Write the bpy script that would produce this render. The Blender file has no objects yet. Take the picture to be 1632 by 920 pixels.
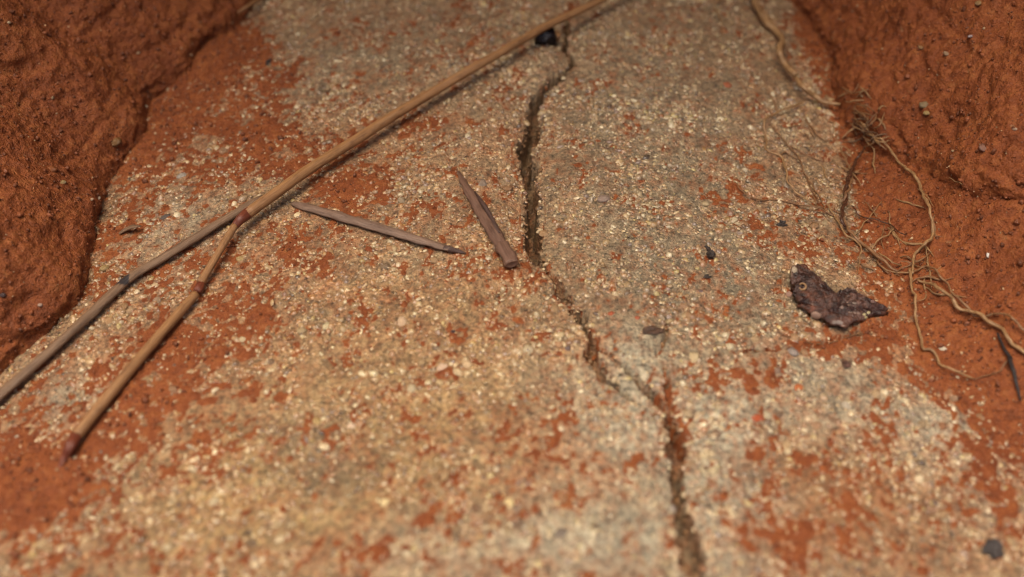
import bpy, math, random
import numpy as np
from mathutils import Vector, Matrix

random.seed(7)
rng = np.random.default_rng(11)
scene = bpy.context.scene
COL = scene.collection
MM = 0.001

# ------------------------------------------------------------------ camera, world, sun, exposure
CAM_H, PITCH, HFOV = 0.121, math.radians(45.0), math.radians(50.0)
CAM = np.array([0.0, -CAM_H / math.tan(PITCH), CAM_H])
cd = bpy.data.cameras.new('camera')
cam = bpy.data.objects.new('camera', cd)
COL.objects.link(cam)
cam.location = CAM
cam.rotation_euler = (math.pi / 2 - PITCH, 0, 0)
cd.sensor_width = 36.0
cd.lens = 18.0 / math.tan(HFOV / 2)
cd.clip_start, cd.clip_end = 0.002, 200.0
cd.dof.use_dof = True
cd.dof.focus_distance = 0.184
cd.dof.aperture_fstop = 11.5
scene.camera = cam

SUN_EL, SUN_AZ = math.radians(79), math.radians(236)     # azimuth: compass style, 0 = +y, clockwise
w = bpy.data.worlds.new('World'); scene.world = w; w.use_nodes = True
nt = w.node_tree
sky = nt.nodes.new('ShaderNodeTexSky')
sky.sky_type = 'NISHITA'; sky.sun_disc = False
sky.sun_elevation = SUN_EL; sky.sun_rotation = SUN_AZ
sky.dust_density = 7.0; sky.air_density = 0.8; sky.ozone_density = 0.4
bg = nt.nodes['Background']; bg.inputs[1].default_value = 0.07
nt.links.new(sky.outputs[0], bg.inputs[0])
sl = bpy.data.lights.new('sun', 'SUN'); so = bpy.data.objects.new('sun', sl); COL.objects.link(so)
sl.energy = 1.5; sl.angle = math.radians(44); sl.color = (1.0, 0.87, 0.67)
sdir = Vector((math.sin(SUN_AZ) * math.cos(SUN_EL), math.cos(SUN_AZ) * math.cos(SUN_EL), math.sin(SUN_EL)))
so.rotation_euler = sdir.to_track_quat('Z', 'Y').to_euler()
so.location = sdir * 2
vs = scene.view_settings
vs.view_transform = 'Standard'; vs.look = 'None'; vs.exposure = 1.08; vs.gamma = 1.0
vs.use_curve_mapping = False
scene.cycles.max_bounces = 6
scene.cycles.filter_width = 1.2

# ------------------------------------------------------------------ helpers
FWD = np.array([0, math.cos(PITCH), -math.sin(PITCH)])
UPV = np.array([0, math.sin(PITCH), math.cos(PITCH)])
TH = math.tan(HFOV / 2)

def ray(px, py):
    u = (px - 816) / 816 * TH; v = (460 - py) / 816 * TH
    d = FWD + np.array([u, 0, 0]) + v * UPV
    return d

def at(px, py, z=0.0):
    d = ray(px, py)
    return CAM + d * ((z - CAM[2]) / d[2])

def smooth(a, b, x):
    t = np.clip((x - a) / (b - a), 0, 1)
    return t * t * (3 - 2 * t)

_P = rng.permutation(256); _P = np.concatenate([_P, _P, _P])
_G = rng.normal(size=(256, 3)); _G /= np.linalg.norm(_G, axis=1)[:, None]

def perlin(x, y, z=0.0):
    x, y, z = np.broadcast_arrays(np.asarray(x, float), np.asarray(y, float), np.asarray(z, float))
    xi, yi, zi = np.floor(x).astype(int), np.floor(y).astype(int), np.floor(z).astype(int)
    xf, yf, zf = x - xi, y - yi, z - zi
    f = lambda t: t * t * t * (t * (t * 6 - 15) + 10)
    u, v, ww = f(xf), f(yf), f(zf)
    xi &= 255; yi &= 255; zi &= 255
    def g(a, b, c):
        h = _P[_P[_P[(xi + a) & 255] + ((yi + b) & 255)] + ((zi + c) & 255)]
        gr = _G[h]
        return gr[..., 0] * (xf - a) + gr[..., 1] * (yf - b) + gr[..., 2] * (zf - c)
    l = lambda a, b, t: a + t * (b - a)
    x0 = l(l(g(0,0,0), g(1,0,0), u), l(g(0,1,0), g(1,1,0), u), v)
    x1 = l(l(g(0,0,1), g(1,0,1), u), l(g(0,1,1), g(1,1,1), u), v)
    return l(x0, x1, ww) * 1.6

def fbm(x, y, z, scale, octaves=3, gain=0.5, ridge=False, seed=0.0):
    """scale in metres per feature"""
    r = 0; a = 1.0; s = 1.0 / scale
    for k in range(octaves):
        n = perlin(x * s + seed + 17.3 * k, y * s + seed * 1.7 - 9.1 * k, z * s + 3.3 * k + seed * 0.3)
        r = r + a * (1 - 2 * np.abs(n) if ridge else n)
        a *= gain; s *= 2.03
    return r

def catmull(pts, n):
    """resample a polyline (k,d) smoothly, n points spread by chord length"""
    P = np.asarray(pts, float)
    P = np.vstack([2 * P[0] - P[1], P, 2 * P[-1] - P[-2]])
    L = np.concatenate([[0], np.cumsum(np.linalg.norm(np.diff(P[1:-1], axis=0), axis=1))])
    out = []
    for t in np.linspace(0, L[-1], n):
        i = min(max(np.searchsorted(L, t) - 1, 0), len(L) - 2)
        f = (t - L[i]) / max(L[i + 1] - L[i], 1e-12)
        p0, p1, p2, p3 = P[i], P[i + 1], P[i + 2], P[i + 3]
        out.append(0.5 * (2 * p1 + (p2 - p0) * f + (2 * p0 - 5 * p1 + 4 * p2 - p3) * f * f + (3 * p1 - p0 - 3 * p2 + p3) * f ** 3))
    return np.array(out)

def link(name, me, parent=None, mat=None):
    o = bpy.data.objects.new(name, me)
    COL.objects.link(o)
    if parent is not None: o.parent = parent
    if mat is not None and me is not None and not me.materials: me.materials.append(mat)
    return o

def fast_mesh(name, V, F, smooth_shade=True, col=None, uv=None):
    """V (n,3); F (m,k) all polygons alike; col (n,3) point colours; uv (n,2) per vertex"""
    V = np.asarray(V, np.float32); F = np.asarray(F, np.int32)
    me = bpy.data.meshes.new(name)
    k = F.shape[1]
    me.vertices.add(len(V)); me.vertices.foreach_set('co', V.ravel())
    me.loops.add(F.size); me.loops.foreach_set('vertex_index', F.ravel())
    me.polygons.add(len(F))
    me.polygons.foreach_set('loop_start', np.arange(0, F.size, k, dtype=np.int32))
    me.polygons.foreach_set('loop_total', np.full(len(F), k, np.int32))
    me.polygons.foreach_set('use_smooth', np.full(len(F), smooth_shade, bool))
    me.update(calc_edges=True)
    if col is not None:
        a = me.attributes.new('tint', 'FLOAT_COLOR', 'POINT')
        c = np.ones((len(V), 4), np.float32); c[:, :3] = col
        a.data.foreach_set('color', c.ravel())
    if uv is not None:
        l = me.uv_layers.new(name='uv')
        l.data.foreach_set('uv', np.asarray(uv, np.float32)[F.ravel()].ravel())
    return me

def grid_faces(nu, nv):
    i = np.arange(nu * nv).reshape(nu, nv)
    return np.stack([i[:-1, :-1], i[1:, :-1], i[1:, 1:], i[:-1, 1:]], -1).reshape(-1, 4)

def thing(name, label, cat, loc, group=None):
    o = bpy.data.objects.new(name, None); COL.objects.link(o)
    o.location = loc; o.empty_display_size = 0.002
    tag(o, label, cat, group)
    return o

def tag(o, label, cat, group=None):
    o['label'] = label; o['category'] = cat
    if group: o['group'] = group
    return o

# ------------------------------------------------------------------ materials
class Mat:
    def __init__(s, name, rough=0.6, spec=0.5):
        s.m = bpy.data.materials.new(name); s.m.use_nodes = True
        s.t = s.m.node_tree; s.b = s.t.nodes['Principled BSDF']
        s.b.inputs['Roughness'].default_value = rough
        s.b.inputs['Specular IOR Level'].default_value = spec
        s.coord = s.t.nodes.new('ShaderNodeTexCoord')
    def n(s, typ, **kw):
        x = s.t.nodes.new(typ)
        for k, v in kw.items(): setattr(x, k, v)
        return x
    def l(s, a, b): s.t.links.new(a, b)
    def noise(s, scale, detail=4, rough=0.55, vec=None, dist=0.0):
        x = s.n('ShaderNodeTexNoise'); x.inputs['Scale'].default_value = scale
        x.inputs['Detail'].default_value = detail; x.inputs['Roughness'].default_value = rough
        x.inputs['Distortion'].default_value = dist
        s.l(vec if vec is not None else s.coord.outputs['Object'], x.inputs['Vector'])
        return x.outputs['Fac']
    def ramp(s, fac, stops):
        x = s.n('ShaderNodeValToRGB'); e = x.color_ramp.elements
        while len(e) < len(stops): e.new(0.5)
        for el, (p, c) in zip(e, stops):
            el.position = p; el.color = (*c, 1) if len(c) == 3 else c
        s.l(fac, x.inputs[0]); return x.outputs[0]
    def mix(s, a, b, fac, mode='MIX'):
        x = s.n('ShaderNodeMix', data_type='RGBA', blend_type=mode)
        for sock, v in ((x.inputs[6], a), (x.inputs[7], b), (x.inputs[0], fac)):
            if hasattr(v, 'links'): s.l(v, sock)
            else: sock.default_value = (*v, 1) if isinstance(v, tuple) and len(v) == 3 else v
        return x.outputs[2]
    def bump(s, h, dist, strength=1.0, prev=None):
        x = s.n('ShaderNodeBump'); x.inputs['Distance'].default_value = dist
        x.inputs['Strength'].default_value = strength
        s.l(h, x.inputs['Height'])
        if prev is not None: s.l(prev, x.inputs['Normal'])
        return x.outputs[0]
    def out(s, color=None, normal=None, rough=None):
        if color is not None: s.l(color, s.b.inputs['Base Color'])
        if normal is not None: s.l(normal, s.b.inputs['Normal'])
        if rough is not None: s.l(rough, s.b.inputs['Roughness'])
        return s.m

def mat_clay(name, strong=True):
    m = Mat(name, 0.62, 0.32)
    big = m.noise(90, 4, 0.6); mid = m.noise(560, 5, 0.7); fine = m.noise(1900, 3, 0.6)
    c1 = m.ramp(mid, [(0.22, (0.105, 0.029, 0.0082)), (0.48, (0.205, 0.053, 0.0130)), (0.62, (0.258, 0.078, 0.020)), (0.82, (0.29, 0.125, 0.042))])
    c2 = m.ramp(big, [(0.3, (0.80, 0.74, 0.70)), (0.55, (1, 1, 1)), (0.75, (1.06, 1.14, 1.2))])
    c = m.mix(c1, c2, 1.0, 'MULTIPLY')
    pale = m.ramp(m.noise(650, 2, 0.5), [(0.70, (0, 0, 0)), (0.78, (1, 1, 1))])
    c = m.mix(c, (0.30, 0.20, 0.10), m.mix((0, 0, 0), pale, 0.35))
    r = m.ramp(fine, [(0.3, (0.38,) * 3), (0.6, (0.80,) * 3)])
    nb = m.bump(mid, 0.0009, 0.5)
    nb = m.bump(fine, 0.0006, 0.9, nb)
    return m.out(c, nb, r)

def mat_tint(name, rough_lo=0.3, rough_hi=0.7, vary=0.35, bump_s=0.5, bscale=2600, bdist=0.00035, info=False, spec=0.5):
    """colour from the per-vertex tint (or the object's own colour) with grain on top"""
    m = Mat(name, 0.5, spec)
    if info:
        src = m.n('ShaderNodeObjectInfo').outputs['Color']
    else:
        a = m.n('ShaderNodeAttribute', attribute_name='tint'); src = a.outputs['Color']
    v = m.ramp(m.noise(bscale * 0.55, 4, 0.65), [(0.25, (1 - vary * 1.3,) * 3), (0.5, (1,) * 3), (0.78, (1 + vary,) * 3)])
    c = m.mix(src, v, 1.0, 'MULTIPLY')
    fine = m.noise(bscale, 3, 0.6)
    r = m.ramp(m.noise(bscale * 0.4, 2), [(0.3, (rough_lo,) * 3), (0.7, (rough_hi,) * 3)])
    return m.out(c, m.bump(fine, bdist, bump_s), r)

def mat_fibre(name, stops, rough=0.5, streak=(26, 3), blot=None, bumpd=0.00018):
    """plant fibre: streaks along the tube from its uv (u around, v along in cm)"""
    m = Mat(name, rough, 0.4)
    mp = m.n('ShaderNodeMapping'); mp.inputs['Scale'].default_value = (streak[0], streak[1], 1)
    m.l(m.coord.outputs['UV'], mp.inputs['Vector'])
    st = m.noise(1.0, 4, 0.6, mp.outputs[0])
    mp2 = m.n('ShaderNodeMapping'); mp2.inputs['Scale'].default_value = (2.2, 2.0, 1)
    m.l(m.coord.outputs['UV'], mp2.inputs['Vector'])
    bl = m.noise(1.0, 5, 0.65, mp2.outputs[0])
    c = m.ramp(st, stops)
    c = m.mix(c, m.ramp(bl, [(0.30, (0.50, 0.44, 0.42)), (0.46, (0.92, 0.90, 0.88)), (0.7, (1.10, 1.08, 1.05))]), 1.0, 'MULTIPLY')
    if blot:                                            # dark burnt or wet spot with its own shape
        v0, v1, colr = blot
        sx = m.n('ShaderNodeSeparateXYZ'); m.l(m.coord.outputs['UV'], sx.inputs[0])
        ad = m.n('ShaderNodeMath', operation='MULTIPLY_ADD'); m.l(bl, ad.inputs[0]); ad.inputs[1].default_value = 0.35
        m.l(sx.outputs[1], ad.inputs[2])
        mid, hw = (v0 + v1) / 2 + 0.17, (v1 - v0) / 2
        sb = m.n('ShaderNodeMath', operation='SUBTRACT'); m.l(ad.outputs[0], sb.inputs[0]); sb.inputs[1].default_value = mid
        ab = m.n('ShaderNodeMath', operation='ABSOLUTE'); m.l(sb.outputs[0], ab.inputs[0])
        us_ = m.n('ShaderNodeMath', operation='SUBTRACT'); m.l(sx.outputs[0], us_.inputs[0]); us_.inputs[1].default_value = 1.06
        ua = m.n('ShaderNodeMath', operation='ABSOLUTE'); m.l(us_.outputs[0], ua.inputs[0])
        um = m.n('ShaderNodeMath', operation='MULTIPLY_ADD'); m.l(ua.outputs[0], um.inputs[0]); um.inputs[1].default_value = hw * 1.3
        m.l(ab.outputs[0], um.inputs[2])
        mr = m.n('ShaderNodeMapRange'); m.l(um.outputs[0], mr.inputs[0])
        mr.inputs[1].default_value = hw; mr.inputs[2].default_value = hw * 0.7
        c = m.mix(c, colr, mr.outputs[0])
    return m.out(c, m.bump(st, bumpd, 0.7))

M_CLAY = mat_clay('red_clay')
M_CONC = mat_tint('sandy_cement', 0.25, 0.75, 0.85, 1.0, 2600, 0.0006)
M_GRAIN = mat_tint('sand_grain', 0.05, 0.40, 0.30, 0.40, 3600, 0.00025, spec=0.6)
M_GRAIN1 = mat_tint('sand_grain_single', 0.14, 0.45, 0.30, 0.5, 2600, 0.0003, info=True)
M_CRUMB = mat_tint('clay_crumb', 0.35, 0.7, 0.35, 0.8, 2600, 0.0004)

# ------------------------------------------------------------------ the concrete: base height
def base_low(x, y):
    xc = np.clip(x, -0.11, 0.11)
    z = -xc * xc / (2 * 0.42)
    z = z + 0.0011 * perlin(x / 0.045 + 3.1, y / 0.05 + 8.2, 0.5) + 0.0006 * perlin(x / 0.017, y / 0.02, 4.5)
    return z

def on_base(px, py):
    z = 0.0
    for _ in range(6):
        p = at(px, py, z); z = float(base_low(p[0], p[1]))
    p[2] = z
    return p

def px_size(px, py):                       # metres per photo pixel on the ground: across, along
    p = on_base(px, py); d = p - CAM
    depth = d @ FWD
    s = depth * TH / 816
    return s, s / max(-d[2] / np.linalg.norm(d), 0.2)

# crack polylines in the photograph: (x, y, width in photo px, depth mm)
CRACKS = [
    [(915, 0, 3, 0.5), (908, 25, 6, 1.5), (903, 45, 9, 3), (900, 72, 9, 3.2), (912, 96, 9, 3.2), (895, 116, 10, 3.5), (866, 142, 13, 4.5),
     (852, 166, 16, 5), (848, 200, 17, 5.5), (837, 236, 19, 6), (843, 266, 19, 6), (850, 300, 18, 6), (849, 340, 17, 6), (850, 375, 16, 5.5), (856, 413, 17, 4), (860, 421, 5, 1)],
    [(858, 414, 7, 1.8), (880, 437, 7, 1.8), (890, 452, 10, 2.4), (897, 466, 13, 3.2), (912, 491, 13, 3.2), (930, 516, 14, 3.2), (944, 541, 13, 3.0), (942, 566, 11, 2.4)],
    [(943, 562, 9, 2.0), (955, 584, 12, 2.3), (970, 605, 13, 2.4), (992, 622, 10, 1.9), (1012, 640, 7, 1)],
    [(945, 548, 6, 1.2), (968, 560, 7, 1.2), (988, 578, 9, 1.7), (1015, 603, 11, 2.4), (1043, 628, 13, 3.2), (1054, 645, 14, 3.6), (1068, 667, 20, 4), (1074, 692, 25, 4), (1079, 722, 23, 3.8),
     (1077, 760, 20, 3.8), (1084, 800, 23, 4), (1090, 832, 25, 4), (1096, 870, 28, 4), (1107, 900, 28, 4), (1124, 930, 24, 4), (1150, 990, 24, 4), (1190, 1080, 24, 4), (1230, 1200, 20, 4)],
    [(1061, 582, 6, 0.9), (1063, 605, 9, 1.6), (1066, 630, 9, 1.8), (1075, 652, 8, 1.5)],
    [(1066, 505, 4, 0.7), (1062, 530, 5, 0.9), (1055, 552, 5, 0.9), (1046, 566, 4, 0.6)],
    [(1160, 562, 5, 0.7), (1230, 556, 7, 1.0), (1300, 548, 8, 1.3), (1360, 532, 7, 1.1), (1405, 520, 5, 0.7)],
]
CR = []
for c in CRACKS:
    P = []
    for (px, py, wd, dp) in c:
        b = on_base(px, min(py, 1250)); sx, sy = px_size(px, min(py, 1250))
        P.append((b[0], b[1], wd * sx * 1.3, dp * MM))
    CR.append(catmull(P, 7 * len(P)))

def crack_depth(x, y):
    """(depth to take off, distance to nearest crack line)"""
    dep = np.zeros(x.shape); dist = np.full(x.shape, 1.0)
    wob = 0.00062 * fbm(x, y, 0.0, 0.0024, 4, 0.7, seed=5) + 0.0006 * perlin(x / 0.006, y / 0.006, 2.2)
    for c in CR:
        box = (x > c[:, 0].min() - .012) & (x < c[:, 0].max() + .012) & (y > c[:, 1].min() - .012) & (y < c[:, 1].max() + .012)
        idx = np.nonzero(box.ravel())[0]
        if not len(idx): continue
        X, Y = x.ravel()[idx], y.ravel()[idx]
        best = np.full(len(idx), 1.0); bw = np.zeros(len(idx)); bd = np.zeros(len(idx))
        for a, b in zip(c[:-1], c[1:]):
            ab = b[:2] - a[:2]; L2 = ab @ ab + 1e-14
            t = np.clip(((X - a[0]) * ab[0] + (Y - a[1]) * ab[1]) / L2, 0, 1)
            d = np.hypot(X - a[0] - t * ab[0], Y - a[1] - t * ab[1])
            m = d < best
            best[m] = d[m]; bw[m] = (a[2] + t * (b[2] - a[2]))[m]; bd[m] = (a[3] + t * (b[3] - a[3]))[m]
        dd = best + wob.ravel()[idx] * np.clip(bw / 0.0015, 0.3, 1)
        g = bd * (1 - smooth(0.24, 0.56, dd / np.maximum(bw, 1e-6)))
        g += np.minimum(0.0009, bd * 0.18) * np.exp(-(best / (bw * 1.3 + 0.0012)) ** 2)
        dr = dep.ravel(); dr[idx] = np.maximum(dr[idx], g); dep = dr.reshape(x.shape)
        ds = dist.ravel(); ds[idx] = np.minimum(ds[idx], best); dist = ds.reshape(x.shape)
    return dep, dist

def axis(fine, lo, hi):
    """fine: list of (start, end, step); coarse growth outside to lo and hi"""
    v = []
    for a, b, s in fine: v += list(np.arange(a, b - s * 0.01, s))
    v.append(fine[-1][1])
    s = 0.001; x = v[0]; left = []
    while x > lo: x -= s; s *= 1.35; left.append(x)
    s = 0.001; x = v[-1]
    while x < hi: x += s; s *= 1.35; v.append(x)
    return np.array(left[::-1] + v)

GX = axis([(-0.105, -0.004, 0.00045), (-0.004, 0.036, 0.00016), (0.036, 0.105, 0.00045)], -0.6, 0.6)
GY = axis([(-0.075, 0.105, 0.00042)], -0.5, 0.55)
XX, YY = np.meshgrid(GX, GY, indexing='ij')
cdep, cdist = crack_depth(XX, YY)
grit = 0.00016 * fbm(XX, YY, 0.0, 0.0016, 3, 0.6, seed=2) + 0.00022 * perlin(XX / 0.004, YY / 0.004, 7.7)
ZB = base_low(XX, YY) + grit - cdep + np.where(cdep > 0.0008, 0.0005 * fbm(XX, YY, 0.0, 0.0015, 2, 0.6, seed=9), 0)

# ------------------------------------------------------------------ clay smears: thickness field in mm
def blobs(x, y, L):
    out = []
    for bl_ in L:
        if bl_ not in _BC:
            cx, cy, rx, ry, s = bl_
            p = on_base(cx, cy); sx, sy = px_size(cx, cy)
            _BC[bl_] = (p[0], p[1], rx * sx, ry * sy, s)
        px, py, rx, ry, s = _BC[bl_]
        if x.size < 5000:
            out.append(s * np.exp(-(((x - px) / rx) ** 2 + ((y - py) / ry) ** 2)))
            continue
        q = ((x - px) / rx) ** 2 + ((y - py) / ry) ** 2
        o = np.zeros(x.shape); m = q < 7
        o[m] = s * np.exp(-q[m]); out.append(o)
    return out
_BC = {}

RED = [(345, 95, 80, 62, 1.1), (285, 205, 85, 60, .82), (220, 330, 70, 85, .5), (170, 420, 50, 70, .5), (420, 225, 105, 60, .85),
       (560, 300, 66, 46, .95), (430, 130, 60, 55, .5), (650, 205, 70, 36, .42), (500, 250, 60, 40, .5), (260, 560, 120, 60, .62), (220, 640, 90, 75, .85),
       (60, 770, 120, 85, 1.05), (30, 690, 60, 60, .5), (330, 430, 95, 55, .5), (370, 520, 80, 50, .52), (450, 390, 80, 40, .35), (560, 460, 150, 80, .30), (770, 440, 90, 60, .40),
       (700, 340, 80, 50, .3), (720, 690, 150, 60, .26), (900, 650, 75, 36, .38), (870, 730, 110, 50, .30), (760, 820, 150, 60, .26), (160, 880, 220, 40, .35), (420, 640, 90, 60, .25),
       (560, 880, 120, 60, .3), (960, 770, 60, 30, .35), (330, 720, 80, 60, .45),
       (1590, 590, 90, 75, 1.2), (1495, 480, 50, 75, 1.1), (1580, 440, 90, 110, 1.2), (1450, 590, 55, 45, .55), (1330, 545, 110, 26, .62), (1400, 510, 50, 30, .7), (1190, 600, 70, 40, .46),
       (1270, 740, 130, 50, .30), (1390, 790, 190, 60, .27), (1570, 735, 60, 40, .55), (1220, 870, 90, 50, .40), (1400, 690, 120, 26, .40), (1480, 880, 120, 40, .3), (1600, 820, 60, 50, .35), (1340, 840, 80, 40, .34),
       (1110, 480, 120, 60, .22), (1260, 390, 90, 60, .30), (1180, 300, 120, 80, .15), (1305, 55, 42, 80, 1.0), (1345, 190, 24, 70, .6), (1410, 335, 40, 70, 1.1), (1440, 430, 40, 45, .9), (1340, 400, 60, 40, .25),
       (1080, 690, 40, 40, .55), (1065, 630, 25, 30, .45), (1150, 800, 40, 30, .3), (1090, 860, 40, 50, .3), (950, 550, 30, 40, .3)]
THICK = [(1680, 450, 130, 165, 23.0), (1510, 370, 60, 80, 5.0), (1425, 295, 36, 50, 2.4), (318, 92, 45, 45, 1.3), (222, 212, 34, 40, .9), (1595, 600, 60, 45, 1.0), (1320, 40, 32, 70, .9),
         (40, 775, 70, 50, .6), (1960, 560, 220, 200, 12.0)]

def clay_level(x, y):
    keep = np.ones(x.shape)
    for b in blobs(x, y, RED): keep *= 1 - np.clip(b, 0, 1)
    m = 1 - keep
    m = np.maximum(m, np.where(x < 0.003, 0.13, 0.03))
    n = 0.14 * fbm(x, y, 0.0, 0.010, 2, 0.6, seed=21) + 0.36 * fbm(x, y * 0.7, 0.0, 0.0036, 3, 0.7, seed=31) + 0.58 * fbm(x, y * 0.8, 0.0, 0.0013, 2, 0.75, seed=41)
    c = 0.78 * (m - 0.47) + 0.60 * n * (1 - 0.5 * smooth(0.85, 1.0, m)) + 0.03
    c = c + smooth(0.72, 0.95, m) * (0.16 * fbm(x, y, 0.0, 0.0019, 2, 0.6, ridge=True, seed=54) - 0.08)
    th = 0
    for b in blobs(x, y, THICK): th = th + b
    c = c + th * (1 + 0.12 * fbm(x, y, 0.0, 0.006, 3, 0.6, seed=51)) + smooth(0.3, 2.0, th) * (0.42 * fbm(x, y, 0.0, 0.0045, 3, 0.62, seed=52) + 0.22 * fbm(x, y, 0.0, 0.0016, 2, 0.6, ridge=True, seed=53))
    return c * MM, m

FX = axis([(-0.105, 0.105, 0.00034)], -0.16, 0.30)
FY = axis([(-0.075, 0.105, 0.00034)], -0.16, 0.20)
FXX, FYY = np.meshgrid(FX, FY, indexing='ij')
fdep, _ = crack_depth(FXX, FYY)
flev, fm = clay_level(FXX, FYY)
fbase = base_low(FXX, FYY)
fill = smooth(0.0, 0.5, fm)                                   # soil sits low in the crack where the clay is plentiful
FZ = fbase + np.where(fdep > 0.0007, -fdep * 0.93 + 0.0001, flev - np.minimum(fdep, 0.0009))
FZ = FZ + 0.00009 * fbm(FXX, FYY, 0.0, 0.0009, 2, 0.6, seed=61)
in_crack = (fdep > 0.0007) & (fdep < 0.0042)
show = (flev > -0.00045) & (fdep <= 0.0007) | (in_crack & (fm > 0.30))
ok = show.copy(); 
sh = np.zeros_like(show); sh[1:-1, 1:-1] = show[1:-1, 1:-1] | show[:-2, 1:-1] | show[2:, 1:-1] | show[1:-1, :-2] | show[1:-1, 2:]
F = grid_faces(len(FX), len(FY))
keep = sh.ravel()[F].all(axis=1)
F = F[keep]
used = np.unique(F); remap = np.full(FXX.size, -1, np.int64); remap[used] = np.arange(len(used))
FV = np.stack([FXX.ravel(), FYY.ravel(), FZ.ravel()], -1)[used]
clay_me = fast_mesh('clay_smear', FV, remap[F])
clay = link('clay_smear', clay_me, None, M_CLAY)
clay['kind'] = 'stuff'; clay['label'] = 'damp red clay smeared in patches over the sandy concrete'; clay['category'] = 'clay'

# ------------------------------------------------------------------ concrete mesh and its grains
def region_tint(x, y):
    """the concrete's own colour: warm tan, greyer beyond the crack, pale grey-green low on that side; brown far patches add painted shade"""
    warm = np.array([0.280, 0.172, 0.088]); grey = np.array([0.210, 0.162, 0.100]); pale = np.array([0.385, 0.350, 0.250]); yel = np.array([0.325, 0.208, 0.085]); brn = np.array([0.16, 0.110, 0.060])
    c = np.ones(x.shape + (3,)) * warm
    def to(col, L):
        nonlocal c
        k = np.clip(sum(blobs(x, y, L)) + 0.18 * fbm(x, y, 0.0, 0.011, 3, 0.6, seed=71), 0, 1)[..., None]
        c = c * (1 - k) + col * k
    to(grey, [(1050, 250, 190, 260, .95), (1150, 480, 200, 100, .8), (600, 90, 250, 80, .6), (450, 150, 80, 60, .5)])
    to(yel, [(620, 700, 330, 200, .75), (350, 800, 260, 130, .7), (700, 480, 200, 80, .3)])
    to(brn, [(520, 740, 100, 60, .95), (1150, 60, 120, 80, .5), (740, 60, 180, 50, .3)])  # low splotch is brown concrete; the far two paint in weaker light
    to(pale, [(980, 680, 110, 90, .8), (1160, 690, 110, 90, .9), (1180, 830, 90, 110, .95), (960, 860, 160, 70, .8), (1480, 680, 170, 40, .8), (1560, 780, 120, 60, .55), (1300, 600, 120, 50, .5), (110, 640, 60, 40, .7),
              (400, 250, 60, 40, .4), (270, 360, 80, 60, .5), (1010, 560, 60, 50, .6), (700, 880, 200, 60, .4)])
    to(np.array([0.245, 0.130, 0.056]), [(1390, 790, 170, 60, .75), (1270, 740, 120, 45, .7), (1220, 870, 80, 50, .6), (1350, 850, 90, 40, .6), (880, 700, 120, 60, .35)])
    return c

conc = thing('concrete_surface', 'cracked sandy concrete surface stained red, lying between two banks of red clay', 'concrete', (0, 0, 0))
t = region_tint(XX, YY)
dirt = np.clip(smooth(0.0006, 0.0022, cdep) * 0.85, 0, 1)[..., None]
t = t * (1 - dirt) + np.array([0.135, 0.078, 0.035]) * dirt
lvb, _ = clay_level(XX, YY)
sb_ = (smooth(-0.00050, 0.00012, lvb) * 0.70)[..., None]
t = t * (1 - sb_) + np.array([0.24, 0.09, 0.034]) * sb_
t = t * np.clip(1 + 0.17 * fbm(XX, YY, 0.0, 0.0055, 3, 0.65, seed=99), 0.5, 1.5)[..., None]
t = t * (1 + 0.28 * fbm(XX, YY, 0.0, 0.0021, 3, 0.6, seed=81))[..., None]
conc_me = fast_mesh('cement_matrix', np.stack([XX, YY, ZB], -1).reshape(-1, 3), grid_faces(len(GX), len(GY)), True, np.clip(t, .01, .9).reshape(-1, 3))
link('cement_matrix', conc_me, conc, M_CONC)

PAL = np.array([(0.50, 0.39, 0.23), (0.42, 0.30, 0.165), (0.33, 0.21, 0.115), (0.40, 0.25, 0.155), (0.29, 0.23, 0.16), (0.62, 0.54, 0.38), (0.21, 0.16, 0.115),
                (0.13, 0.085, 0.06), (0.31, 0.115, 0.045), (0.23, 0.18, 0.17), (0.50, 0.40, 0.17), (0.06, 0.048, 0.048)])
PW = np.array([.17, .19, .17, .13, .12, .075, .07, .05, .035, .035, .035, .015]); PW /= PW.sum()

N = 108000
gx = rng.uniform(-0.105, 0.108, N); gy = rng.uniform(-0.072, 0.112, N)
# keep what the picture and a step to its side can show
dpt = (np.stack([gx, gy, 0 * gx], -1) - CAM) @ FWD
keepm = np.abs(gx) < dpt * TH + 0.014
gx, gy = gx[keepm], gy[keepm]; N = len(gx)
dia = np.clip(np.exp(rng.normal(math.log(0.50), 0.42, N) + 0.42 * fbm(gx, gy, 0.0, 0.013, 2, 0.6, seed=91)), 0.28, 1.7) * MM
bare = fbm(gx, gy, 0.0, 0.009, 3, 0.6, seed=95) > 0.30 + 0.5 * rng.uniform(size=N)
gdep, gdist = crack_depth(gx, gy)
glev, gm = clay_level(gx, gy)
gz = base_low(gx, gy) - gdep
prot = rng.uniform(-0.16, 0.06, N) * dia                       # how far the grain's middle sits above the cement
top = prot + dia * 0.24
ride = (rng.uniform(size=N) < 0.13 * (gm < 0.85) + 0.02) & (glev > top) & (glev < 0.0012)
prot = np.where(ride, glev - 0.12 * dia, prot); top = np.where(ride, glev + 0.1 * dia, top)
vis = ~bare & (gdep < 0.0014) & (glev < top + 0.00004)
gx, gy, gz, dia, prot, gm, glev = (a[vis] for a in (gx, gy, gz, dia, prot, gm, glev)); N = len(gx)
pick = rng.choice(len(PAL), N, p=PW)
reg = region_tint(gx, gy)
gcol = PAL[pick] * 0.62 + reg * 0.38 * (PAL[pick].mean(1) / 0.30)[:, None] ** 0.4
gcol *= rng.uniform(0.80, 1.18, N)[:, None] * np.array([0.98, 0.96, 0.90])
stain = (np.clip(0.05 + smooth(-0.00050, 0.00012, glev) * 0.80, 0, 0.85) * rng.uniform(0, 1, N) ** 0.9 * np.where(pick == 5, .35, 1))[:, None]
gcol = gcol * (1 - stain) + np.array([0.25, 0.095, 0.036]) * stain
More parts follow.
